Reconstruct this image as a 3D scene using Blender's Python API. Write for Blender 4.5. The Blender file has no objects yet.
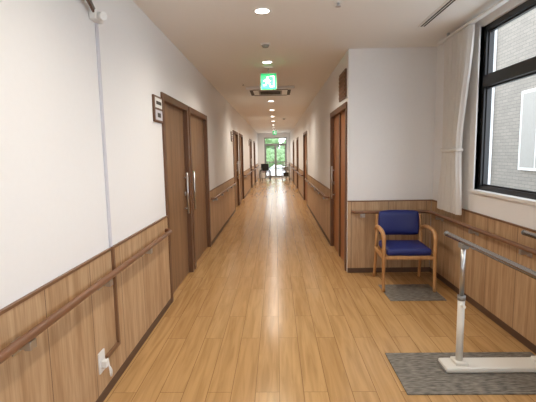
import bpy, bmesh, math, random
from mathutils import Vector, Matrix
random.seed(4)
sc = bpy.context.scene
sc.view_settings.view_transform = 'Standard'
sc.view_settings.look = 'None'
sc.view_settings.exposure = 0.0

def L(r, g, b):
    def f(c):
        c /= 255.0
        return c/12.92 if c <= 0.04045 else ((c+0.055)/1.055)**2.4
    return (f(r), f(g), f(b), 1)

# ---------------------------------------------------------------- materials
def base_mat(name):
    m = bpy.data.materials.new(name); m.use_nodes = True
    nt = m.node_tree
    return m, nt, nt.nodes['Principled BSDF']

def plain(name, col, rough=0.6, metal=0.0, var=0.06, scale=8.0, bump=0.0, spec=0.5):
    m, nt, p = base_mat(name)
    N, K = nt.nodes, nt.links
    tc = N.new('ShaderNodeTexCoord'); no = N.new('ShaderNodeTexNoise')
    no.inputs['Scale'].default_value = scale; no.inputs['Detail'].default_value = 4
    K.new(tc.outputs['Object'], no.inputs['Vector'])
    mx = N.new('ShaderNodeMix'); mx.data_type = 'RGBA'
    mx.inputs[6].default_value = tuple(c*(1-var) for c in col[:3])+(1,)
    mx.inputs[7].default_value = tuple(min(1, c*(1+var)) for c in col[:3])+(1,)
    K.new(no.outputs['Fac'], mx.inputs[0]); K.new(mx.outputs[2], p.inputs['Base Color'])
    p.inputs['Roughness'].default_value = rough
    p.inputs['Metallic'].default_value = metal
    p.inputs['Specular IOR Level'].default_value = spec
    if bump:
        n2 = N.new('ShaderNodeTexNoise'); n2.inputs['Scale'].default_value = 120
        K.new(tc.outputs['Object'], n2.inputs['Vector'])
        b = N.new('ShaderNodeBump'); b.inputs['Strength'].default_value = bump; b.inputs['Distance'].default_value = 0.004
        K.new(n2.outputs['Fac'], b.inputs['Height']); K.new(b.outputs[0], p.inputs['Normal'])
    return m

def emit(name, col, s):
    m, nt, p = base_mat(name)
    p.inputs['Base Color'].default_value = col
    p.inputs['Emission Color'].default_value = col
    p.inputs['Emission Strength'].default_value = s
    return m

def fabric(name, col):
    m, nt, p = base_mat(name)
    N, K = nt.nodes, nt.links
    tc = N.new('ShaderNodeTexCoord'); no = N.new('ShaderNodeTexNoise'); no.inputs['Scale'].default_value = 40
    K.new(tc.outputs['Object'], no.inputs['Vector'])
    mx = N.new('ShaderNodeMix'); mx.data_type = 'RGBA'
    mx.inputs[6].default_value = tuple(c*0.97 for c in col[:3])+(1,); mx.inputs[7].default_value = col
    K.new(no.outputs['Fac'], mx.inputs[0]); K.new(mx.outputs[2], p.inputs['Base Color'])
    p.inputs['Roughness'].default_value = 0.95; p.inputs['Specular IOR Level'].default_value = 0.1
    tr = N.new('ShaderNodeBsdfTranslucent'); K.new(mx.outputs[2], tr.inputs[0])
    ms = N.new('ShaderNodeMixShader'); ms.inputs[0].default_value = 0.3
    K.new(p.outputs[0], ms.inputs[1]); K.new(tr.outputs[0], ms.inputs[2]); K.new(ms.outputs[0], N['Material Output'].inputs[0])
    return m

def wood(name, c1, c2, axis='Z', rough=0.45, seam=None, seam_axis='Y', seamcol=None, fine=1.0, off=0.0):
    """grain runs along axis; optional panel seams every `seam` metres along seam_axis"""
    m, nt, p = base_mat(name)
    N, K = nt.nodes, nt.links
    tc = N.new('ShaderNodeTexCoord'); mp = N.new('ShaderNodeMapping')
    s = {'X': 14*fine, 'Y': 14*fine, 'Z': 14*fine}; s[axis] = 0.9*fine
    mp.inputs['Scale'].default_value = (s['X'], s['Y'], s['Z'])
    K.new(tc.outputs['Object'], mp.inputs['Vector'])
    n1 = N.new('ShaderNodeTexNoise'); n1.inputs['Scale'].default_value = 1.0
    n1.inputs['Detail'].default_value = 3; n1.inputs['Distortion'].default_value = 0.8
    K.new(mp.outputs[0], n1.inputs['Vector'])
    n2 = N.new('ShaderNodeTexNoise'); n2.inputs['Scale'].default_value = 6.0; n2.inputs['Detail'].default_value = 2
    K.new(mp.outputs[0], n2.inputs['Vector'])
    ad = N.new('ShaderNodeMath'); ad.operation = 'MULTIPLY_ADD'
    ad.inputs[1].default_value = 0.4; K.new(n2.outputs['Fac'], ad.inputs[0])
    ml = N.new('ShaderNodeMath'); ml.operation = 'MULTIPLY'; ml.inputs[1].default_value = 0.6
    K.new(n1.outputs['Fac'], ml.inputs[0]); K.new(ml.outputs[0], ad.inputs[2])
    cr = N.new('ShaderNodeValToRGB'); cr.color_ramp.elements[0].position = 0.36; cr.color_ramp.elements[1].position = 0.62
    cr.color_ramp.elements[0].color = c2; cr.color_ramp.elements[1].color = c1
    K.new(ad.outputs[0], cr.inputs[0])
    out = cr.outputs[0]
    if seam:
        sp = N.new('ShaderNodeSeparateXYZ'); K.new(tc.outputs['Object'], sp.inputs[0])
        ao = N.new('ShaderNodeMath'); ao.operation = 'ADD'; ao.inputs[1].default_value = 100+off
        K.new(sp.outputs[seam_axis], ao.inputs[0])
        mo = N.new('ShaderNodeMath'); mo.operation = 'MODULO'; mo.inputs[1].default_value = seam
        K.new(ao.outputs[0], mo.inputs[0])
        lt = N.new('ShaderNodeMath'); lt.operation = 'LESS_THAN'; lt.inputs[1].default_value = 0.006
        K.new(mo.outputs[0], lt.inputs[0])
        mx = N.new('ShaderNodeMix'); mx.data_type = 'RGBA'
        K.new(lt.outputs[0], mx.inputs[0]); K.new(out, mx.inputs[6]); mx.inputs[7].default_value = seamcol
        out = mx.outputs[2]
    K.new(out, p.inputs['Base Color']); p.inputs['Roughness'].default_value = rough
    return m

def floor_mat():
    m, nt, p = base_mat('floor_oak_planks')
    N, K = nt.nodes, nt.links
    tc = N.new('ShaderNodeTexCoord'); sp = N.new('ShaderNodeSeparateXYZ'); cb = N.new('ShaderNodeCombineXYZ')
    K.new(tc.outputs['Object'], sp.inputs[0]); K.new(sp.outputs['Y'], cb.inputs['X']); K.new(sp.outputs['X'], cb.inputs['Y'])
    br = N.new('ShaderNodeTexBrick'); br.offset = 0.37; br.offset_frequency = 2
    br.inputs['Scale'].default_value = 1.0
    br.inputs['Brick Width'].default_value = 1.2; br.inputs['Row Height'].default_value = 0.152
    br.inputs['Mortar Size'].default_value = 0.0019; br.inputs['Mortar Smooth'].default_value = 0.3
    br.inputs['Color1'].default_value = L(196, 157, 106); br.inputs['Color2'].default_value = L(188, 148, 98)
    br.inputs['Mortar'].default_value = L(128, 94, 58)
    K.new(cb.outputs[0], br.inputs['Vector'])
    mp = N.new('ShaderNodeMapping'); mp.inputs['Scale'].default_value = (26, 1.6, 1)
    K.new(tc.outputs['Object'], mp.inputs['Vector'])
    va = N.new('ShaderNodeVectorMath'); va.operation = 'ADD'
    vs = N.new('ShaderNodeVectorMath'); vs.operation = 'SCALE'; vs.inputs['Scale'].default_value = 60
    K.new(br.outputs['Color'], vs.inputs[0]); K.new(mp.outputs[0], va.inputs[0]); K.new(vs.outputs[0], va.inputs[1])
    n1 = N.new('ShaderNodeTexNoise'); n1.inputs['Scale'].default_value = 1.0; n1.inputs['Detail'].default_value = 5
    n1.inputs['Distortion'].default_value = 0.9
    K.new(va.outputs[0], n1.inputs['Vector'])
    cr = N.new('ShaderNodeValToRGB'); cr.color_ramp.elements[0].position = 0.33; cr.color_ramp.elements[1].position = 0.62
    cr.color_ramp.elements[0].color = (0.74, 0.69, 0.62, 1); cr.color_ramp.elements[1].color = (1.04, 1.03, 1.02, 1)
    K.new(n1.outputs['Fac'], cr.inputs[0])
    mx = N.new('ShaderNodeMix'); mx.data_type = 'RGBA'; mx.blend_type = 'MULTIPLY'; mx.inputs[0].default_value = 0.8
    K.new(br.outputs['Color'], mx.inputs[6]); K.new(cr.outputs[0], mx.inputs[7])
    K.new(mx.outputs[2], p.inputs['Base Color'])
    p.inputs['Roughness'].default_value = 0.21; p.inputs['Specular IOR Level'].default_value = 0.5
    b = N.new('ShaderNodeBump'); b.inputs['Strength'].default_value = 0.12; b.inputs['Distance'].default_value = 0.002
    b.invert = True
    K.new(br.outputs['Fac'], b.inputs['Height']); K.new(b.outputs[0], p.inputs['Normal'])
    return m

def carpet_mat():
    m, nt, p = base_mat('grey_carpet')
    N, K = nt.nodes, nt.links
    tc = N.new('ShaderNodeTexCoord'); mp = N.new('ShaderNodeMapping'); mp.inputs['Scale'].default_value = (18, 80, 1)
    K.new(tc.outputs['Object'], mp.inputs['Vector'])
    n1 = N.new('ShaderNodeTexNoise'); n1.inputs['Scale'].default_value = 1; n1.inputs['Detail'].default_value = 6
    K.new(mp.outputs[0], n1.inputs['Vector'])
    cr = N.new('ShaderNodeValToRGB'); cr.color_ramp.elements[0].position = 0.36; cr.color_ramp.elements[1].position = 0.64
    cr.color_ramp.elements[0].color = L(98, 93, 86); cr.color_ramp.elements[1].color = L(142, 135, 124)
    K.new(n1.outputs['Fac'], cr.inputs[0]); K.new(cr.outputs[0], p.inputs['Base Color'])
    p.inputs['Roughness'].default_value = 0.95; p.inputs['Specular IOR Level'].default_value = 0.1
    return m

def glass_mat():
    m = bpy.data.materials.new('window_glass'); m.use_nodes = True
    nt = m.node_tree; N, K = nt.nodes, nt.links
    for n in list(N): N.remove(n)
    o = N.new('ShaderNodeOutputMaterial'); t = N.new('ShaderNodeBsdfTransparent'); g = N.new('ShaderNodeBsdfGlossy')
    t.inputs[0].default_value = (0.97, 0.985, 0.985, 1); g.inputs['Roughness'].default_value = 0.02
    mx = N.new('ShaderNodeMixShader'); mx.inputs[0].default_value = 0.035
    K.new(t.outputs[0], mx.inputs[1]); K.new(g.outputs[0], mx.inputs[2]); K.new(mx.outputs[0], o.inputs[0])
    return m

def siding_mat():
    m, nt, p = base_mat('exterior_siding')
    N, K = nt.nodes, nt.links
    tc = N.new('ShaderNodeTexCoord'); sp = N.new('ShaderNodeSeparateXYZ'); cb = N.new('ShaderNodeCombineXYZ')
    K.new(tc.outputs['Object'], sp.inputs[0]); K.new(sp.outputs['Y'], cb.inputs['X']); K.new(sp.outputs['Z'], cb.inputs['Y'])
    br = N.new('ShaderNodeTexBrick'); br.inputs['Scale'].default_value = 1
    br.inputs['Brick Width'].default_value = 0.3; br.inputs['Row Height'].default_value = 0.10
    br.inputs['Mortar Size'].default_value = 0.007
    br.inputs['Color1'].default_value = L(146, 139, 129); br.inputs['Color2'].default_value = L(136, 130, 121)
    br.inputs['Mortar'].default_value = L(116, 111, 104)
    K.new(cb.outputs[0], br.inputs['Vector']); K.new(br.outputs['Color'], p.inputs['Base Color'])
    p.inputs['Roughness'].default_value = 0.9
    return m

M = {}
M['wall'] = plain('wall_white_paper', L(234, 234, 234), 0.85, var=0.015, scale=30, bump=0.08, spec=0.2)
M['ceil'] = plain('ceiling_white', L(238, 237, 234), 0.7, var=0.01, scale=20, spec=0.3)
M['floor'] = floor_mat()
M['wains'] = wood('wainscot_wood', L(198, 166, 130), L(166, 131, 95), 'Z', 0.5, seam=0.455, seam_axis='Y', seamcol=L(112, 84, 58), off=0.12)
M['wainsX'] = wood('wainscot_wood_return', L(198, 166, 130), L(166, 131, 95), 'Z', 0.5, seam=0.455, seam_axis='X', seamcol=L(112, 84, 58), off=0.1)
M['trim'] = plain('brown_trim', L(124, 90, 64), 0.45, var=0.1)
M['base'] = plain('dark_baseboard', L(92, 68, 52), 0.5, var=0.1)
M['rail'] = wood('handrail_wood', L(138, 98, 72), L(110, 76, 54), 'Y', 0.35)
M['door'] = wood('door_wood', L(146, 114, 84), L(120, 90, 64), 'Z', 0.45)
M['frame'] = plain('door_frame_brown', L(104, 72, 50), 0.4, var=0.1)
M['door2'] = wood('door_wood_amber', L(172, 112, 66), L(142, 86, 46), 'Z', 0.4)
M['metal'] = plain('brushed_steel', L(190, 190, 190), 0.3, 0.9, var=0.03)
M['grey'] = plain('grey_plastic', L(140, 138, 134), 0.5)
M['chrome'] = plain('chrome', L(215, 215, 215), 0.15, 1.0, var=0.01)
M['white'] = plain('white_plastic', L(232, 232, 230), 0.4, var=0.01)
M['cream'] = plain('cream_enamel', L(226, 222, 212), 0.4, var=0.02)
M['black'] = plain('black_frame', L(30, 30, 33), 0.4, var=0.05)
M['rubber'] = plain('black_rubber', L(24, 24, 24), 0.7)
M['blue'] = plain('blue_vinyl', L(28, 38, 104), 0.5, var=0.08, scale=40)
M['oak'] = wood('chair_oak', L(200, 152, 100), L(172, 122, 74), 'Z', 0.4)
M['curtain'] = fabric('curtain_fabric', L(234, 231, 226))
M['carpet'] = carpet_mat()
M['glass'] = glass_mat()
M['siding'] = siding_mat()
M['concrete'] = plain('concrete', L(206, 205, 200), 0.9, var=0.06, scale=2)
M['alu'] = plain('aluminium', L(150, 150, 150), 0.4, 0.6)
M['blind'] = plain('blind_panel', L(160, 157, 150), 0.8)
M['leaf'] = plain('foliage', L(118, 148, 98), 0.8, var=0.4, scale=5)
M['bark'] = plain('bark', L(84, 64, 48), 0.9)
M['lamp'] = emit('lamp_glow', (1.0, 0.95, 0.86, 1), 14)
M['green'] = emit('exit_green', L(10, 175, 100), 0.8)
M['signwhite'] = emit('exit_white', (0.9, 1, 0.92, 1), 1.2)
M['maroon'] = plain('maroon_cloth', L(88, 34, 40), 0.8)
M['dark'] = plain('dark_slot', L(60, 56, 52), 0.6)
M['wirewhite'] = plain('duct_white', L(206, 206, 214), 0.5)

# ---------------------------------------------------------------- mesh builder
class B:
    def __init__(s, name):
        s.name = name; s.bm = bmesh.new(); s.mats = []
    def mi(s, mat):
        if mat not in s.mats: s.mats.append(mat)
        return s.mats.index(mat)
    def _merge(s, t, mat, smooth=False):
        i = s.mi(mat)
        for f in t.faces:
            f.material_index = i; f.smooth = smooth
        me = bpy.data.meshes.new('tmp'); t.to_mesh(me); t.free()
        s.bm.from_mesh(me); bpy.data.meshes.remove(me)
    def box(s, lo, hi, mat, bev=0.0, seg=2, mtx=None, smooth=False):
        t = bmesh.new(); bmesh.ops.create_cube(t, size=1)
        c = [(a+b)/2 for a, b in zip(lo, hi)]; d = [abs(b-a) for a, b in zip(lo, hi)]
        for v in t.verts: v.co = Vector([v.co[k]*d[k]+c[k] for k in range(3)])
        if bev: bmesh.ops.bevel(t, geom=t.edges[:], offset=bev, segments=seg, profile=0.5, affect='EDGES')
        if mtx: bmesh.ops.transform(t, matrix=mtx, verts=t.verts)
        s._merge(t, mat, smooth)
    def cyl(s, p0, p1, r, mat, r2=None, seg=20, cap=True):
        p0, p1 = Vector(p0), Vector(p1); d = p1-p0
        t = bmesh.new()
        bmesh.ops.create_cone(t, cap_ends=cap, segments=seg, radius1=r, radius2=r if r2 is None else r2, depth=d.length)
        q = Vector((0, 0, 1)).rotation_difference(d.normalized()).to_matrix().to_4x4()
        bmesh.ops.transform(t, matrix=Matrix.Translation((p0+p1)/2) @ q, verts=t.verts)
        s._merge_cyl(t, mat)
    def _merge_cyl(s, t, mat):
        i = s.mi(mat)
        for f in t.faces:
            f.material_index = i; f.smooth = len(f.verts) == 4
        me = bpy.data.meshes.new('tmp'); t.to_mesh(me); t.free()
        s.bm.from_mesh(me); bpy.data.meshes.remove(me)
    def sphere(s, c, r, mat, sc=(1, 1, 1), sub=3):
        t = bmesh.new(); bmesh.ops.create_icosphere(t, subdivisions=sub, radius=r)
        for v in t.verts: v.co = Vector((v.co[0]*sc[0]+c[0], v.co[1]*sc[1]+c[1], v.co[2]*sc[2]+c[2]))
        s._merge(t, mat, True)
    def tube(s, pts, r, mat, seg=12, sy=1.0, closed=False):
        pts = [Vector(p) for p in pts]; n = len(pts); rings = []
        t = bmesh.new(); up = None
        for i, p in enumerate(pts):
            a = pts[i-1] if (i > 0 or closed) else p
            b = pts[(i+1) % n] if (i < n-1 or closed) else p
            d = (b-a).normalized()
            if up is None:
                up = Vector((0, 0, 1)) if abs(d.z) < 0.9 else Vector((1, 0, 0))
            x = d.cross(up).normalized(); y = x.cross(d).normalized(); up = y
            rr = r[i] if isinstance(r, (list, tuple)) else r
            rings.append([t.verts.new(p+x*math.cos(2*math.pi*k/seg)*rr+y*math.sin(2*math.pi*k/seg)*rr*sy) for k in range(seg)])
        for i in range(n if closed else n-1):
            A, C = rings[i], rings[(i+1) % n]
            for k in range(seg): t.faces.new((A[k], A[(k+1) % seg], C[(k+1) % seg], C[k]))
        if not closed:
            t.faces.new(rings[0][::-1]); t.faces.new(rings[-1])
        bmesh.ops.recalc_face_normals(t, faces=t.faces)
        s._merge(t, mat, True)
    def poly(s, pts, mat, thick=None):
        t = bmesh.new(); f = t.faces.new([t.verts.new(p) for p in pts])
        if thick:
            e = bmesh.ops.extrude_face_region(t, geom=[f])
            vs = [v for v in e['geom'] if isinstance(v, bmesh.types.BMVert)]
            bmesh.ops.translate(t, vec=Vector(thick), verts=vs)
            bmesh.ops.recalc_face_normals(t, faces=t.faces)
        s._merge(t, mat)
    def build(s, loc=(0, 0, 0), rotz=0.0):
        me = bpy.data.meshes.new(s.name); s.bm.to_mesh(me); s.bm.free()
        for m in s.mats: me.materials.append(M[m])
        o = bpy.data.objects.new(s.name, me); o.location = loc; o.rotation_euler = (0, 0, rotz)
        sc.collection.objects.link(o)
        return o

def smooth_path(pts, n=6):
    """catmull-rom"""
    P = [Vector(p) for p in pts]; P = [P[0]*2-P[1]]+P+[P[-1]*2-P[-2]]; out = []
    for i in range(1, len(P)-2):
        for k in range(n):
            t = k/n; a, b, c, d = P[i-1], P[i], P[i+1], P[i+2]
            out.append(0.5*((2*b)+(c-a)*t+(2*a-5*b+4*c-d)*t*t+(3*b-a-3*c+d)*t**3))
    out.append(P[-2]); return out

# ---------------------------------------------------------------- dimensions
XL, XR, XO = -1.10, 0.87, 1.90
YB, YR, YE = -3.0, 4.95, 24.6
H, WZ, DT = 2.70, 0.89, 2.05
T = 0.15
LD = [(4.00, 5.05), (5.22, 6.45), (10.5, 11.7), (12.2, 13.4), (17.0, 18.2), (20.0, 21.2)]
RD = [(5.06, 6.42), (11.4, 12.8), (15.8, 17.0), (19.6, 20.8)]

b = B('floor'); b.box((XL-T, YB-T, -0.1), (XO+T, YE+T, 0), 'floor'); b.build()
b = B('ceiling'); b.box((XL-T, YB-T, H), (XO+T, YE+T, H+0.1), 'ceil'); b.build()

def segs(y0, y1, ops):
    out = []; y = y0
    for a, c in ops:
        out.append((y, a)); y = c
    out.append((y, y1)); return out

b = B('wall_left')
for a, c in segs(YB, YE, LD): b.box((XL-T, a, 0), (XL, c, H), 'wall')
for a, c in LD: b.box((XL-T, a, DT), (XL, c, H), 'wall')
b.build()
b = B('wall_right')
for a, c in segs(YR, YE, RD): b.box((XR, a, 0), (XR+T, c, H), 'wall')
for a, c in RD: b.box((XR, a, DT), (XR+T, c, H), 'wall')
b.build()
b = B('wall_return'); b.box((XR+T, YR, 0), (XO+T, YR+T, H), 'wall'); b.build()
W0, W1, WB, WT = -2.3, 3.92, 1.12, 2.62
b = B('wall_window_side')
b.box((XO, YB, 0), (XO+T, YR, WB), 'wall'); b.box((XO, YB, WT), (XO+T, YR, H), 'wall')
b.box((XO, YB, WB), (XO+T, W0, WT), 'wall'); b.box((XO, W1, WB), (XO+T, YR, WT), 'wall')
b.build()
# back wall; unseen wide window added behind the viewer to bring in daylight
b = B('wall_back')
b.box((XL-T, YB-T, 0), (XO+T, YB, 0.8), 'wall'); b.box((XL-T, YB-T, 2.5), (XO+T, YB, H), 'wall')
b.box((XL-T, YB-T, 0.8), (-0.8, YB, 2.5), 'wall'); b.box((1.6, YB-T, 0.8), (XO+T, YB, 2.5), 'wall')
b.build()
b = B('added_rear_window')
for q in ((-0.8, 0.8, -0.74, 2.5), (1.54, 0.8, 1.6, 2.5), (0.37, 0.86, 0.43, 2.44), (-0.74, 0.8, 1.54, 0.86), (-0.74, 2.44, 1.54, 2.5)):
    b.box((q[0], YB-0.1, q[1]), (q[2], YB-0.03, q[3]), 'black')
b.poly([(-0.74, YB-0.065, 0.86), (1.54, YB-0.065, 0.86), (1.54, YB-0.065, 2.44), (-0.74, YB-0.065, 2.44)], 'glass')
b.build()
EX0, EX1, EZ = -0.70, 0.64, 2.42
b = B('wall_end')
b.box((XL-T, YE, 0), (EX0, YE+T, H), 'wall'); b.box((EX1, YE, 0), (XR+T, YE+T, H), 'wall'); b.box((EX0, YE, EZ), (EX1, YE+T, H), 'wall')
b.build()

# wainscot + cap + baseboards
CW = 0.05   # casing width
def wains(name, x, sgn, runs):
    b = B(name)
    for a, c in runs:
        b.box((x, a, 0.06), (x+sgn*0.012, c, WZ), 'wains')
        b.box((x, a, WZ), (x+sgn*0.018, c, WZ+0.014), 'trim')
    b.build()
def bboard(name, x, sgn, runs):
    b = B(name)
    for a, c in runs: b.box((x, a, 0), (x+sgn*0.016, c, 0.06), 'base')
    b.build()
lruns = [(a+(CW if a > YB else 0), c-(CW if c < YE else 0)) for a, c in segs(YB, YE, LD) if c-a > 0.25]
rruns = [(a+(CW if a > YR else 0), c-(CW if c < YE else 0)) for a, c in segs(YR, YE, RD) if c-a > 0.25]
wains('trim_wainscot_left', XL, 1, lruns); bboard('baseboard_left', XL, 1, lruns)
wains('trim_wainscot_right', XR, -1, rruns); bboard('baseboard_right', XR, -1, rruns)
wains('trim_wainscot_window_side', XO, -1, [(YB, YR)]); bboard('baseboard_window_side', XO, -1, [(YB, YR)])
b = B('trim_wainscot_return')
b.box((XR, YR-0.012, 0.06), (XO-0.02, YR, WZ), 'wainsX'); b.box((XR-0.005, YR-0.018, WZ), (XO-0.02, YR, WZ+0.014), 'trim'); b.build()
b = B('baseboard_return'); b.box((XR, YR-0.016, 0), (XO-0.02, YR, 0.06), 'base'); b.build()

# ---------------------------------------------------------------- doors
dn = [0]
def door(x, sgn, a, c, mat, handle_far=True, split=False):
    dn[0] += 1
    b = B('door_%d' % dn[0])
    xi = x - sgn*0.10
    for y0, y1 in ((a-CW, a+0.02), (c-0.02, c+CW)):
        b.box((xi, y0 if y0 >= a else a, 0), (x, y1 if y1 <= c else c, DT-0.02), 'frame')
        b.box((x, y0, 0), (x+sgn*0.018, y1, DT+CW), 'frame')
    b.box((xi, a, DT-0.02), (x, c, DT), 'frame'); b.box((x, a+0.02, DT-0.02), (x+sgn*0.018, c-0.02, DT+CW), 'frame')
    lx0, lx1 = x-sgn*0.075, x-sgn*0.035
    b.box((lx0, a+0.02, 0.008), (lx1, c-0.02, DT-0.02), mat)
    if split:
        m = (a+c)/2
        b.box((lx1, m-0.035, 0.008), (lx1+sgn*0.02, m+0.035, DT-0.02), 'frame')
        for q0, q1 in ((a+0.12, m-0.1), (m+0.1, c-0.12)):
            b.box((lx1, q0, 0.9), (lx1+sgn*0.006, q1, 1.85), mat)
    hy = c-0.12 if handle_far else a+0.12
    hx = lx1+sgn*0.045
    b.cyl((hx, hy, 0.78), (hx, hy, 1.28), 0.013, 'metal')
    for z in (0.84, 1.22): b.cyl((lx1, hy, z), (hx, hy, z), 0.009, 'metal')
    b.cyl((lx1, hy+0.05, 1.02), (lx1+sgn*0.012, hy+0.05, 1.02), 0.026, 'metal')
    b.build()
for i, (a, c) in enumerate(LD): door(XL, 1, a, c, 'door', handle_far=(i % 2 == 0))
for i, (a, c) in enumerate(RD): door(XR, -1, a, c, 'door2', handle_far=(i == 0), split=(i == 0))

b = B('wall_louver')
b.box((XR-0.02, 5.06, 2.16), (XR, 5.55, 2.5), 'frame')
for k in range(6): b.box((XR-0.028, 5.09, 2.19+k*0.05), (XR-0.02, 5.52, 2.215+k*0.05), 'trim')
b.build()

def sign(y, x=XL, s=1, z=1.80):
    b = B('room_sign')
    b.box((x, y-0.13, z), (x+s*0.02, y+0.13, z+0.24), 'frame', 0.004)
    b.box((x+s*0.02, y-0.105, z+0.13), (x+s*0.024, y+0.105, z+0.22), 'white')
    b.box((x+s*0.02, y-0.105, z+0.02), (x+s*0.024, y+0.105, z+0.11), 'wirewhite')
    b.box((x+s*0.024, y-0.05, z+0.045), (x+s*0.025, y+0.05, z+0.085), 'dark')
    b.box((x+s*0.024, y-0.08, z+0.16), (x+s*0.025, y+0.08, z+0.19), 'dark')
    b.build()
sign(3.80); sign(10.1); sign(16.6)

# ---------------------------------------------------------------- handrails
def hrail(x, sgn, a, c, z=0.77, first=None, name='handrail'):
    b = B(name); xc = x+sgn*0.075
    pts = [(x+sgn*0.014, a, z), (x+sgn*0.05, a+0.015, z), (xc, a+0.06, z), (xc, c-0.06, z), (x+sgn*0.05, c-0.015, z), (x+sgn*0.014, c, z)]
    b.tube(pts, 0.020, 'rail', seg=16)
    y = first if first else a+0.25
    while y < c-0.1:
        b.box((x+sgn*0.012, y-0.03, z-0.075), (x+sgn*0.02, y+0.03, z-0.015), 'metal', 0.002)
        b.box((x+sgn*0.018, y-0.014, z-0.055), (x+sgn*0.06, y+0.014, z-0.035), 'metal', 0.003)
        b.box((xc-0.014, y-0.022, z-0.056), (xc+0.014, y+0.022, z-0.018), 'metal', 0.003)
        y += 0.8
    b.build()
hrail(XL, 1, -2.6, 3.86, first=-2.43)
for a, c in lruns[1:]:
    if c-a > 0.9: hrail(XL, 1, a+0.1, c-0.1)
for a, c in rruns:
    if c-a > 0.9: hrail(XR, -1, a+0.1, c-0.1)
b = B('handrail'); z = 0.77
b.tube([(0.93, YR-0.014, z), (0.935, YR-0.05, z), (0.98, YR-0.075, z), (XO-0.16, YR-0.075, z), (XO-0.10, YR-0.095, z), (XO-0.075, YR-0.16, z), (XO-0.075, -2.5, z)], 0.019, 'rail', seg=16)
for x in (1.05, 1.7):
    b.box((x-0.03, YR-0.02, z-0.075), (x+0.03, YR-0.012, z-0.015), 'metal', 0.002)
    b.box((x-0.014, YR-0.09, z-0.055), (x+0.014, YR-0.016, z-0.02), 'metal', 0.003)
y = 4.6
while y > -2.4:
    b.box((XO-0.02, y-0.03, z-0.075), (XO-0.012, y+0.03, z-0.015), 'metal', 0.002)
    b.box((XO-0.09, y-0.014, z-0.055), (XO-0.016, y+0.014, z-0.02), 'metal', 0.003)
    y -= 0.8
b.build()

# ---------------------------------------------------------------- left wall fittings
b = B('cable_duct')
b.box((XL, 2.570, WZ+0.014), (XL+0.016, 2.590, 2.33), 'wirewhite', 0.002)
b.box((XL+0.012, 2.565, 0.25), (XL+0.030, 2.590, WZ+0.02), 'trim', 0.002)
b.box((XL+0.012, 2.38, 0.235), (XL+0.030, 2.590, 0.26), 'trim', 0.002)
b.build()
b = B('wall_outlet')
b.box((XL+0.012, 2.28, 0.19), (XL+0.022, 2.36, 0.32), 'white', 0.003)
b.box((XL+0.022, 2.30, 0.22), (XL+0.055, 2.34, 0.265), 'white', 0.006)
b.tube(smooth_path([(XL+0.05, 2.32, 0.24), (XL+0.075, 2.32, 0.20), (XL+0.06, 2.34, 0.15), (XL+0.045, 2.36, 0.19), (XL+0.028, 2.38, 0.245)]), 0.005, 'white', seg=8)
b.build()
b = B('wall_sensor')
b.box((XL, 2.49, 2.31), (XL+0.045, 2.60, 2.37), 'white', 0.008)
b.cyl((XL+0.045, 2.54, 2.34), (XL+0.085, 2.51, 2.33), 0.024, 'white')
b.tube([(XL+0.03, 2.50, 2.365), (XL+0.05, 2.35, 2.42), (XL+0.05, 1.9, 2.42)], 0.012, 'grey', seg=10)
b.tube([(XL+0.03, 2.50, 2.350), (XL+0.05, 2.35, 2.39), (XL+0.05, 1.9, 2.39)], 0.008, 'frame', seg=10)
b.box((XL, 2.12, 2.37), (XL+0.05, 2.15, 2.43), 'metal', 0.003)
b.build()

# ---------------------------------------------------------------- window
b = B('window_1')
xf0, xf1 = XO+0.03, XO+0.10
b.box((xf0, W0, WB), (xf1, W0+0.05, WT), 'black'); b.box((xf0, W1-0.05, WB), (xf1, W1, WT), 'black')
b.box((xf0, W0+0.05, WB), (xf1, W1-0.05, WB+0.04), 'black'); b.box((xf0, W0+0.05, WT-0.05), (xf1, W1-0.05, WT), 'black')
b.box((xf0-0.015, W0+0.05, 2.07), (xf1, W1-0.05, 2.17), 'black')
nb = 4; Wd = (W1-W0-0.1)/nb
for k in range(1, nb):
    y = W0+0.05+k*Wd
    b.box((xf0, y-0.03, WB+0.04), (xf1-0.005, y+0.03, WT-0.05), 'black')
for k in range(nb):
    y0 = W0+0.05+k*Wd+(0.03 if k else 0); y1 = W0+0.05+(k+1)*Wd-(0.03 if k < nb-1 else 0); e = 0.015
    for z0, z1 in ((WB+0.04, 2.07), (2.17, WT-0.05)):
        for q in ((y0, z0, y0+e, z1), (y1-e, z0, y1, z1), (y0+e, z0, y1-e, z0+e), (y0+e, z1-e, y1-e, z1)):
            b.box((xf0+0.02, q[0], q[1]), (xf0+0.05, q[2], q[3]), 'black')
xg = xf0+0.035
b.poly([(xg, W0+0.05, WB+0.04), (xg, W1-0.05, WB+0.04), (xg, W1-0.05, WT-0.05), (xg, W0+0.05, WT-0.05)], 'glass')
b.box((XO-0.03, W0-0.05, WB-0.03), (XO+0.03, W1+0.04, WB-0.001), 'white', 0.003)
b.box((XO-0.012, W1, WB), (XO+0.03, W1+0.03, WT), 'white'); b.box((XO-0.012, W0-0.03, WB), (XO+0.03, W0, WT), 'white')
b.build()

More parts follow.
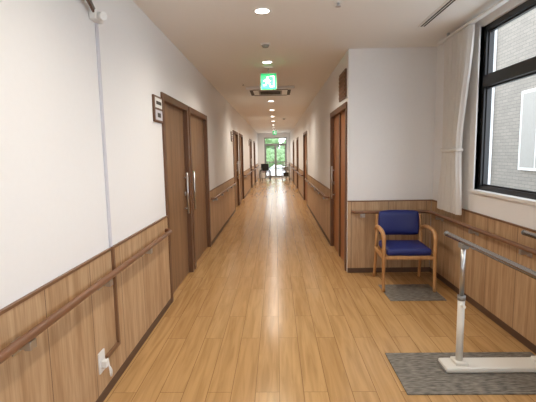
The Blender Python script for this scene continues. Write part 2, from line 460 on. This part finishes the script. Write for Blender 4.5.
def curtain(name, x, prof, zt):
    b = B(name); t = bmesh.new(); nz, ny = 60, 140; rows = []
    for i in range(nz+1):
        f = i/nz; z = zt+(prof[-1][0]-zt)*f
        for (z0, a0, c0), (z1, a1, c1) in zip(prof, prof[1:]):
            if z <= z0+1e-6 and z >= z1-1e-6:
                u = (z0-z)/(z0-z1); u = u*u*(3-2*u); ya, yc = a0+(a1-a0)*u, c0+(c1-c0)*u
        row = []
        wd = yc-ya; amp = 0.02+0.012*max(0, 1-wd/0.7)
        for k in range(ny+1):
            s = k/ny; ph = s*2*math.pi*9
            dx = amp*math.sin(ph)+0.005*math.sin(ph*2.3)
            row.append(t.verts.new((x+dx, ya+wd*s+0.005*math.cos(ph), z)))
        rows.append(row)
    for i in range(nz):
        for k in range(ny): t.faces.new((rows[i][k], rows[i][k+1], rows[i+1][k+1], rows[i+1][k]))
    b._merge(t, 'curtain', True)
    zb, a, c = prof[1]
    b.tube([(x-0.035, a+0.01, zb), (x-0.042, (a+c)/2, zb-0.01), (x-0.035, c-0.01, zb), (x, c+0.015, zb+0.01), (x+0.035, c-0.01, zb), (x+0.035, a+0.01, zb), (x, a-0.015, zb)], 0.007, 'curtain', seg=8, sy=2.4, closed=True)
    b.build()
curtain('curtain', XO-0.10, [(2.63, 3.86, 4.46), (1.50, 4.04, 4.42), (0.86, 3.98, 4.52)], 2.63)
b = B('curtain_rail'); b.box((XO-0.125, -2.4, 2.64), (XO-0.075, 4.62, 2.66), 'white', 0.003)
for y in (-2, -0.5, 1, 2.5, 4.4): b.box((XO-0.11, y-0.015, 2.66), (XO-0.09, y+0.015, H), 'metal')
b.build()

# ---------------------------------------------------------------- end doors
b = B('door_end')
y0, y1 = YE+0.03, YE+0.10
b.box((EX0, y0, 0), (EX0+0.05, y1, EZ), 'alu'); b.box((EX1-0.05, y0, 0), (EX1, y1, EZ), 'alu')
b.box((EX0+0.05, y0, EZ-0.05), (EX1-0.05, y1, EZ), 'alu'); b.box((EX0+0.05, y0, 2.0), (EX1-0.05, y1, 2.06), 'alu')
mx = (EX0+EX1)/2
for a, c in ((EX0+0.05, mx), (mx, EX1-0.05)):
    b.box((a, y0+0.01, 0.01), (a+0.06, y1-0.01, 2.0), 'alu'); b.box((c-0.06, y0+0.01, 0.01), (c, y1-0.01, 2.0), 'alu')
    b.box((a+0.06, y0+0.01, 0.01), (c-0.06, y1-0.01, 0.14), 'alu'); b.box((a+0.06, y0+0.01, 1.94), (c-0.06, y1-0.01, 2.0), 'alu')
    b.box((a+0.06, y0+0.01, 0.92), (c-0.06, y1-0.01, 0.98), 'alu')
yg = y0+0.035
b.poly([(EX0+0.05, yg, 0.02), (EX1-0.05, yg, 0.02), (EX1-0.05, yg, EZ-0.05), (EX0+0.05, yg, EZ-0.05)], 'glass')
for s in (-1, 1):
    b.cyl((mx+s*0.09, y0-0.04, 0.8), (mx+s*0.09, y0-0.04, 1.2), 0.012, 'metal')
    for z in (0.84, 1.16): b.cyl((mx+s*0.09, y0+0.012, z), (mx+s*0.09, y0-0.04, z), 0.008, 'metal')
b.build()

# ---------------------------------------------------------------- outdoors
b = B('ground_outside')
b.box((-30, YE+T+0.01, -0.15), (40, 70, -0.05), 'concrete'); b.box((XO+T+0.01, -20, -0.15), (40, YE+T+0.01, -0.05), 'concrete')
b.box((-30, -20, -0.15), (XO+T+0.01, YB-T-0.01, -0.05), 'concrete'); b.build()
b = B('neighbouring_building')
b.box((7.0, 6.5, -0.05), (15, 30, 7.5), 'siding')
for yy in (7.6, 10.3, 15.2):
    b.box((6.93, yy, 0.9), (7.0, yy+1.5, 3.1), 'white'); b.box((6.92, yy+0.08, 0.98), (6.94, yy+0.72, 3.02), 'blind'); b.box((6.92, yy+0.78, 0.98), (6.94, yy+1.42, 3.02), 'blind')
for yy in (9.5, 13.4): b.cyl((6.93, yy, 0), (6.93, yy, 7.4), 0.045, 'blind')
b.build()
def blob(b, c, r):
    t = bmesh.new(); bmesh.ops.create_icosphere(t, subdivisions=3, radius=r)
    for v in t.verts: v.co = v.co*random.uniform(0.85, 1.15)+Vector(c)
    b._merge(t, 'leaf')
def tree(name, x, y, h, r):
    b = B(name)
    b.tube([(x, y, -0.05), (x+0.05, y, h*0.3), (x, y+0.05, h*0.6)], [0.12, 0.09, 0.05], 'bark')
    for k in range(9):
        a = random.uniform(0, 6.28); rr = random.uniform(0, r*0.7)
        blob(b, (x+rr*math.cos(a), y+rr*math.sin(a), h*random.uniform(0.4, 0.85)), r*random.uniform(0.45, 0.7))
    b.build()
for (x, y, h, r) in [(-3.2, 42, 3.6, 1.5), (-1.4, 44, 3.1, 1.5), (1.6, 43, 2.9, 1.4), (3.8, 44, 4, 1.7)]: tree('tree', x, y, h, r)
b = B('hedge')
for k in range(34):
    blob(b, (-5+k*0.3, 40.5+random.uniform(-0.3, 0.3), random.uniform(0.6, 1.0)), random.uniform(0.5, 0.68))
for k in range(24):
    blob(b, (-5+k*0.43, 40.7, random.uniform(1.3, 1.6)), random.uniform(0.45, 0.6))
b.build()

# ---------------------------------------------------------------- chair
b = B('armchair')
b.box((-0.235, -0.24, 0.385), (0.235, 0.22, 0.465), 'blue', 0.03, 4, smooth=True)
b.box((-0.225, -0.22, 0.355), (0.225, 0.21, 0.387), 'oak', 0.004)
t = bmesh.new(); nx, nz = 20, 10; R = []
for side in (0, 1):
    g = []
    for i in range(nx+1):
        col = []
        for k in range(nz+1):
            u = i/nx*2-1; w = k/nz*2-1
            x = 0.235*u*(1-0.06*w*w*abs(u)**3); z = 0.66+0.145*w*(1-0.10*abs(u)**4)
            edge = (1-abs(u)**6)*(1-abs(w)**6)
            y = 0.225+0.10*(z-0.5)+0.035*(1-u*u)
            y += (-1 if side == 0 else 1)*(0.006+0.026*edge)
            col.append(t.verts.new((x, y, z)))
        g.append(col)
    R.append(g)
for g in R:
    for i in range(nx):
        for k in range(nz): t.faces.new((g[i][k], g[i+1][k], g[i+1][k+1], g[i][k+1]))
def rim(g): return [g[i][0] for i in range(nx+1)]+[g[nx][k] for k in range(1, nz+1)]+[g[i][nz] for i in range(nx-1, -1, -1)]+[g[0][k] for k in range(nz-1, 0, -1)]
loop0, loop1 = rim(R[0]), rim(R[1])
for i in range(len(loop0)):
    j = (i+1) % len(loop0); t.faces.new((loop0[i], loop0[j], loop1[j], loop1[i]))
bmesh.ops.recalc_face_normals(t, faces=t.faces)
b._merge(t, 'blue', True)
for s in (-1, 1):
    X = s*0.265
    b.tube(smooth_path([(X, -0.25, 0.001), (X, -0.235, 0.25), (X, -0.235, 0.50), (X*1.01, -0.225, 0.585), (X*1.02, -0.17, 0.63), (X*1.02, -0.03, 0.645), (X*1.01, 0.13, 0.635), (X*0.98, 0.235, 0.60)], 6),
           [0.017+0.006*min(1, i/20) for i in range(43)], 'oak', seg=12)
    b.tube(smooth_path([(s*0.262, 0.31, -0.006), (s*0.258, 0.25, 0.22), (s*0.255, 0.225, 0.42), (s*0.250, 0.245, 0.60), (s*0.243, 0.265, 0.76)], 6), 0.017, 'oak', seg=12)
    b.box((s*0.265-0.012, -0.225, 0.34), (s*0.265+0.012, 0.225, 0.385), 'oak', 0.005)
b.box((-0.262, -0.235, 0.345), (0.262, -0.213, 0.385), 'oak', 0.005)
b.box((-0.25, 0.205, 0.345), (0.25, 0.225, 0.385), 'oak', 0.005)
b.box((-0.25, 0.245, 0.60), (0.25, 0.262, 0.65), 'oak', 0.005)
b.build(loc=(1.405, 4.45, 0.007), rotz=math.radians(-3))

b = B('carpet_mat'); b.box((1.13, 3.95, 0), (1.69, 4.45, 0.006), 'carpet', 0.001); b.build()
b = B('carpet_mat'); b.box((0.79, 2.36, 0), (1.86, 2.88, 0.008), 'carpet', 0.001); b.build()

# ---------------------------------------------------------------- parallel bars
b = B('parallel_bars')
xa, xb = 1.235, 1.79; zb = 0.895
for x in (xa, xb):
    b.cyl((x, -0.6, zb), (x, 2.93, zb), 0.0185, 'chrome', seg=20)
    b.sphere((x, 2.93, zb), 0.0205, 'grey', (1, 0.7, 1), 2)
    b.sphere((x, -0.6, zb), 0.0205, 'grey', (1, 0.7, 1), 2)
    for y in (-0.3, 2.66):
        b.cyl((x, y, 0.05), (x, y, 0.50), 0.023, 'cream', seg=20)
        b.cyl((x, y, 0.495), (x, y, 0.525), 0.027, 'grey', seg=20)
        b.cyl((x, y, 0.50), (x, y, zb-0.03), 0.0155, 'metal', seg=20)
        b.box((x-0.022, y-0.035, zb-0.045), (x+0.022, y+0.035, zb-0.012), 'grey', 0.005)
        b.cyl((x, y-0.024, 0.46), (x, y-0.045, 0.46), 0.012, 'cream', seg=12)
        b.box((x-0.04, y-0.05, 0.045), (x+0.04, y+0.05, 0.07), 'cream', 0.006)
for y in (-0.3, 2.66):
    b.box((1.12, y-0.075, 0.010), (1.86, y+0.075, 0.048), 'cream', 0.012, 3)
    b.box((1.115, y-0.07, 0.008), (1.15, y+0.07, 0.03), 'grey', 0.004)
b.build()

# ---------------------------------------------------------------- ceiling fittings
CX = -0.10
ys = [1.6, 3.6, 5.55, 9.6, 11.6, 13.6, 15.6, 17.6, 19.6, 21.6, 23.4]
def downlight(x, y, power):
    b = B('downlight')
    n = 28; t = bmesh.new(); prof = [(0.055, 0.0), (0.062, -0.006), (0.078, -0.008), (0.085, -0.001)]
    rings = [[t.verts.new((x+r*math.cos(2*math.pi*k/n), y+r*math.sin(2*math.pi*k/n), H+z)) for k in range(n)] for r, z in prof]
    for A, C in zip(rings, rings[1:]):
        for k in range(n): t.faces.new((A[k], A[(k+1) % n], C[(k+1) % n], C[k]))
    b._merge(t, 'white', True)
    b.cyl((x, y, H-0.004), (x, y, H-0.001), 0.058, 'lamp', seg=24)
    b.build()
    l = bpy.data.lights.new('downlight_lamp', 'SPOT'); l.energy = power; l.color = (1, 0.90, 0.77)
    l.spot_size = math.radians(160); l.spot_blend = 1.0; l.shadow_soft_size = 0.06
    o = bpy.data.objects.new('downlight_lamp', l); o.location = (x, y, H-0.03); sc.collection.objects.link(o)
for y in ys: downlight(CX, y, 72 if y < 5 else 105)
downlight(0.9, -1.0, 50)  # unseen extra fitting and lamp, added behind the camera to brighten the back

for x, y in ((-0.10, 4.66), (-0.12, 7.0), (0.3, 14.5)):
    b = B('smoke_detector')
    b.cyl((x, y, H-0.012), (x, y, H), 0.06, 'white', seg=28); b.cyl((x, y, H-0.035), (x, y, H-0.012), 0.032, 'grey', 0.045, seg=28)
    b.build()
for x, y in ((0.52, 3.45), (-0.55, 7.2)):
    b = B('sprinkler_head')
    b.cyl((x, y, H-0.006), (x, y, H), 0.035, 'white'); b.cyl((x, y, H-0.03), (x, y, H-0.006), 0.012, 'metal'); b.cyl((x, y, H-0.034), (x, y, H-0.03), 0.022, 'metal')
    b.build()
b = B('ceiling_vent')
b.box((1.40, 3.40, H-0.008), (1.48, 4.15, H), 'white', 0.002)
for k in range(2): b.box((1.415+k*0.027, 3.43, H-0.010), (1.430+k*0.027, 4.12, H-0.008), 'dark')
b.build()
b = B('ceiling_air_conditioner')
x0, x1, y0, y1 = -0.53, 0.35, 7.5, 8.4
b.box((x0, y0, H-0.05), (x1, y1, H), 'white', 0.012)
b.box((x0+0.22, y0+0.22, H-0.057), (x1-0.22, y1-0.22, H-0.05), 'grey')
for q in ((x0+0.12, y0+0.06, x1-0.12, y0+0.12), (x0+0.12, y1-0.12, x1-0.12, y1-0.06), (x0+0.06, y0+0.12, x0+0.12, y1-0.12), (x1-0.12, y0+0.12, x1-0.06, y1-0.12)):
    b.box((q[0], q[1], H-0.054), (q[2], q[3], H-0.049), 'dark')
for k in range(8): b.box((x0+0.25, y0+0.25+k*0.05, H-0.061), (x1-0.25, y0+0.265+k*0.05, H-0.057), 'dark')
b.build()

# ---------------------------------------------------------------- exit sign
def exit_sign(x, y, z, w=0.23, name='exit_sign'):
    b = B(name)
    b.box((x-w/2, y, z-w/2), (x+w/2, y+0.03, z+w/2), 'white', 0.004)
    b.box((x-w/2+0.004, y-0.003, z-w/2+0.004), (x+w/2-0.004, y, z+w/2-0.004), 'green')
    yf = y-0.006
    def q(pts): b.poly([(x+px*w, yf, z+pz*w) for px, pz in pts], 'signwhite', (0, 0.0035, 0))
    q([(0.08, -0.34), (0.36, -0.34), (0.36, 0.34), (0.08, 0.34), (0.08, 0.28), (0.29, 0.28), (0.29, -0.28), (0.08, -0.28)])
    b.cyl((x-0.06*w, yf, z+0.24*w), (x-0.06*w, yf+0.0035, z+0.24*w), 0.065*w, 'signwhite', seg=16)
    q([(-0.16, 0.16), (-0.02, 0.15), (-0.04, -0.05), (-0.16, -0.05)])
    q([(-0.04, 0.14), (0.14, 0.04), (0.12, -0.01), (-0.04, 0.06)])
    q([(-0.16, 0.14), (-0.30, 0.05), (-0.28, 0.0), (-0.14, 0.07)])
    q([(-0.05, -0.04), (0.13, -0.14), (0.10, -0.30), (0.05, -0.30), (0.05, -0.16), (-0.10, -0.08)])
    q([(-0.16, -0.04), (-0.06, -0.06), (-0.17, -0.24), (-0.34, -0.26), (-0.34, -0.20), (-0.20, -0.18)])
    b.cyl((x, y+0.015, z+w/2), (x, y+0.015, H), 0.008, 'metal')
    b.box((x-0.06, y-0.01, H-0.015), (x+0.06, y+0.04, H), 'white', 0.003)
    b.build()
exit_sign(-0.09, 5.85, 2.50, 0.225)
exit_sign(-0.05, 20.4, 2.50, 0.22)

# ---------------------------------------------------------------- wheelchair + trolley near the end
b = B('wheelchair')
def ring(c, r, rr, mat):
    b.tube([(c[0], c[1]+r*math.cos(a*math.pi/14), c[2]+r*math.sin(a*math.pi/14)) for a in range(28)], rr, mat, seg=8, closed=True)
for s in (-1, 1):
    c = (s*0.27, 0.12, 0.30)
    ring(c, 0.285, 0.015, 'rubber'); ring((s*0.30, 0.12, 0.30), 0.25, 0.008, 'metal')
    for k in range(8):
        a = k*math.pi/4; b.cyl(c, (c[0], c[1]+0.28*math.cos(a), c[2]+0.28*math.sin(a)), 0.004, 'metal', seg=6)
    ring((s*0.22, -0.30, 0.08), 0.065, 0.015, 'rubber')
    b.tube([(s*0.22, 0.28, 0.98), (s*0.22, 0.20, 0.96), (s*0.22, 0.18, 0.48), (s*0.22, 0.18, 0.15)], 0.012, 'metal', seg=8)
    b.tube([(s*0.22, 0.18, 0.70), (s*0.22, -0.16, 0.70), (s*0.22, -0.22, 0.48), (s*0.22, -0.34, 0.16)], 0.012, 'metal', seg=8)
    b.cyl((s*0.22, 0.18, 0.47), (s*0.22, -0.24, 0.47), 0.012, 'metal', seg=8)
    b.cyl((s*0.22, 0.18, 0.2), (s*0.22, -0.30, 0.2), 0.012, 'metal', seg=8)
    b.cyl((s*0.22, -0.30, 0.2), (s*0.22, -0.30, 0.08), 0.01, 'metal', seg=8)
    b.box((s*0.12-0.07, -0.46, 0.12), (s*0.12+0.07, -0.33, 0.135), 'rubber', 0.003)
    b.box((s*0.22-0.02, -0.16, 0.70), (s*0.22+0.02, 0.14, 0.73), 'rubber', 0.006)
b.box((-0.21, -0.22, 0.46), (0.21, 0.18, 0.50), 'maroon', 0.012); b.box((-0.21, 0.165, 0.52), (0.21, 0.19, 0.92), 'rubber', 0.008)
b.build(loc=(-0.60, 22.3, 0), rotz=math.radians(10))

b = B('service_trolley')
for x in (-0.2, 0.2):
    for y in (-0.35, 0.35):
        b.cyl((x, y, 0.08), (x, y, 0.92), 0.013, 'metal', seg=10); b.cyl((x-0.015, y, 0.045), (x+0.015, y, 0.045), 0.045, 'rubber', seg=16)
for z in (0.2, 0.52, 0.84): b.box((-0.21, -0.37, z), (0.21, 0.37, z+0.025), 'grey', 0.006)
b.box((-0.15, -0.28, 0.225), (0.15, 0.0, 0.42), 'dark', 0.01); b.box((-0.15, 0.05, 0.545), (0.15, 0.3, 0.70), 'white', 0.01)
b.tube([(-0.2, -0.35, 0.92), (-0.2, -0.42, 0.95), (0.2, -0.42, 0.95), (0.2, -0.35, 0.92)], 0.012, 'metal', seg=8)
b.build(loc=(0.53, 22.6, 0))

# ---------------------------------------------------------------- world + camera
w = bpy.data.worlds.new('overcast_sky'); sc.world = w; w.use_nodes = True
N, K = w.node_tree.nodes, w.node_tree.links
bg = N['Background']; tc = N.new('ShaderNodeTexCoord'); sp = N.new('ShaderNodeSeparateXYZ'); K.new(tc.outputs['Generated'], sp.inputs[0])
cr = N.new('ShaderNodeValToRGB'); cr.color_ramp.elements[0].color = (0.90, 0.94, 1, 1); cr.color_ramp.elements[1].color = (0.76, 0.86, 1, 1)
K.new(sp.outputs['Z'], cr.inputs[0]); K.new(cr.outputs[0], bg.inputs[0]); bg.inputs[1].default_value = 4.2

cam = bpy.data.cameras.new('camera'); cam.sensor_width = 36; cam.lens = 405/536*36; cam.clip_start = 0.03
co = bpy.data.objects.new('camera', cam); sc.collection.objects.link(co)
R = Matrix.Rotation(math.radians(1.25), 4, 'Z') @ Matrix.Rotation(math.radians(90-6.74), 4, 'X') @ Matrix.Rotation(math.radians(-1.0), 4, 'Z')
co.matrix_world = Matrix.Translation((0, 0, 1.5)) @ R
sc.camera = co
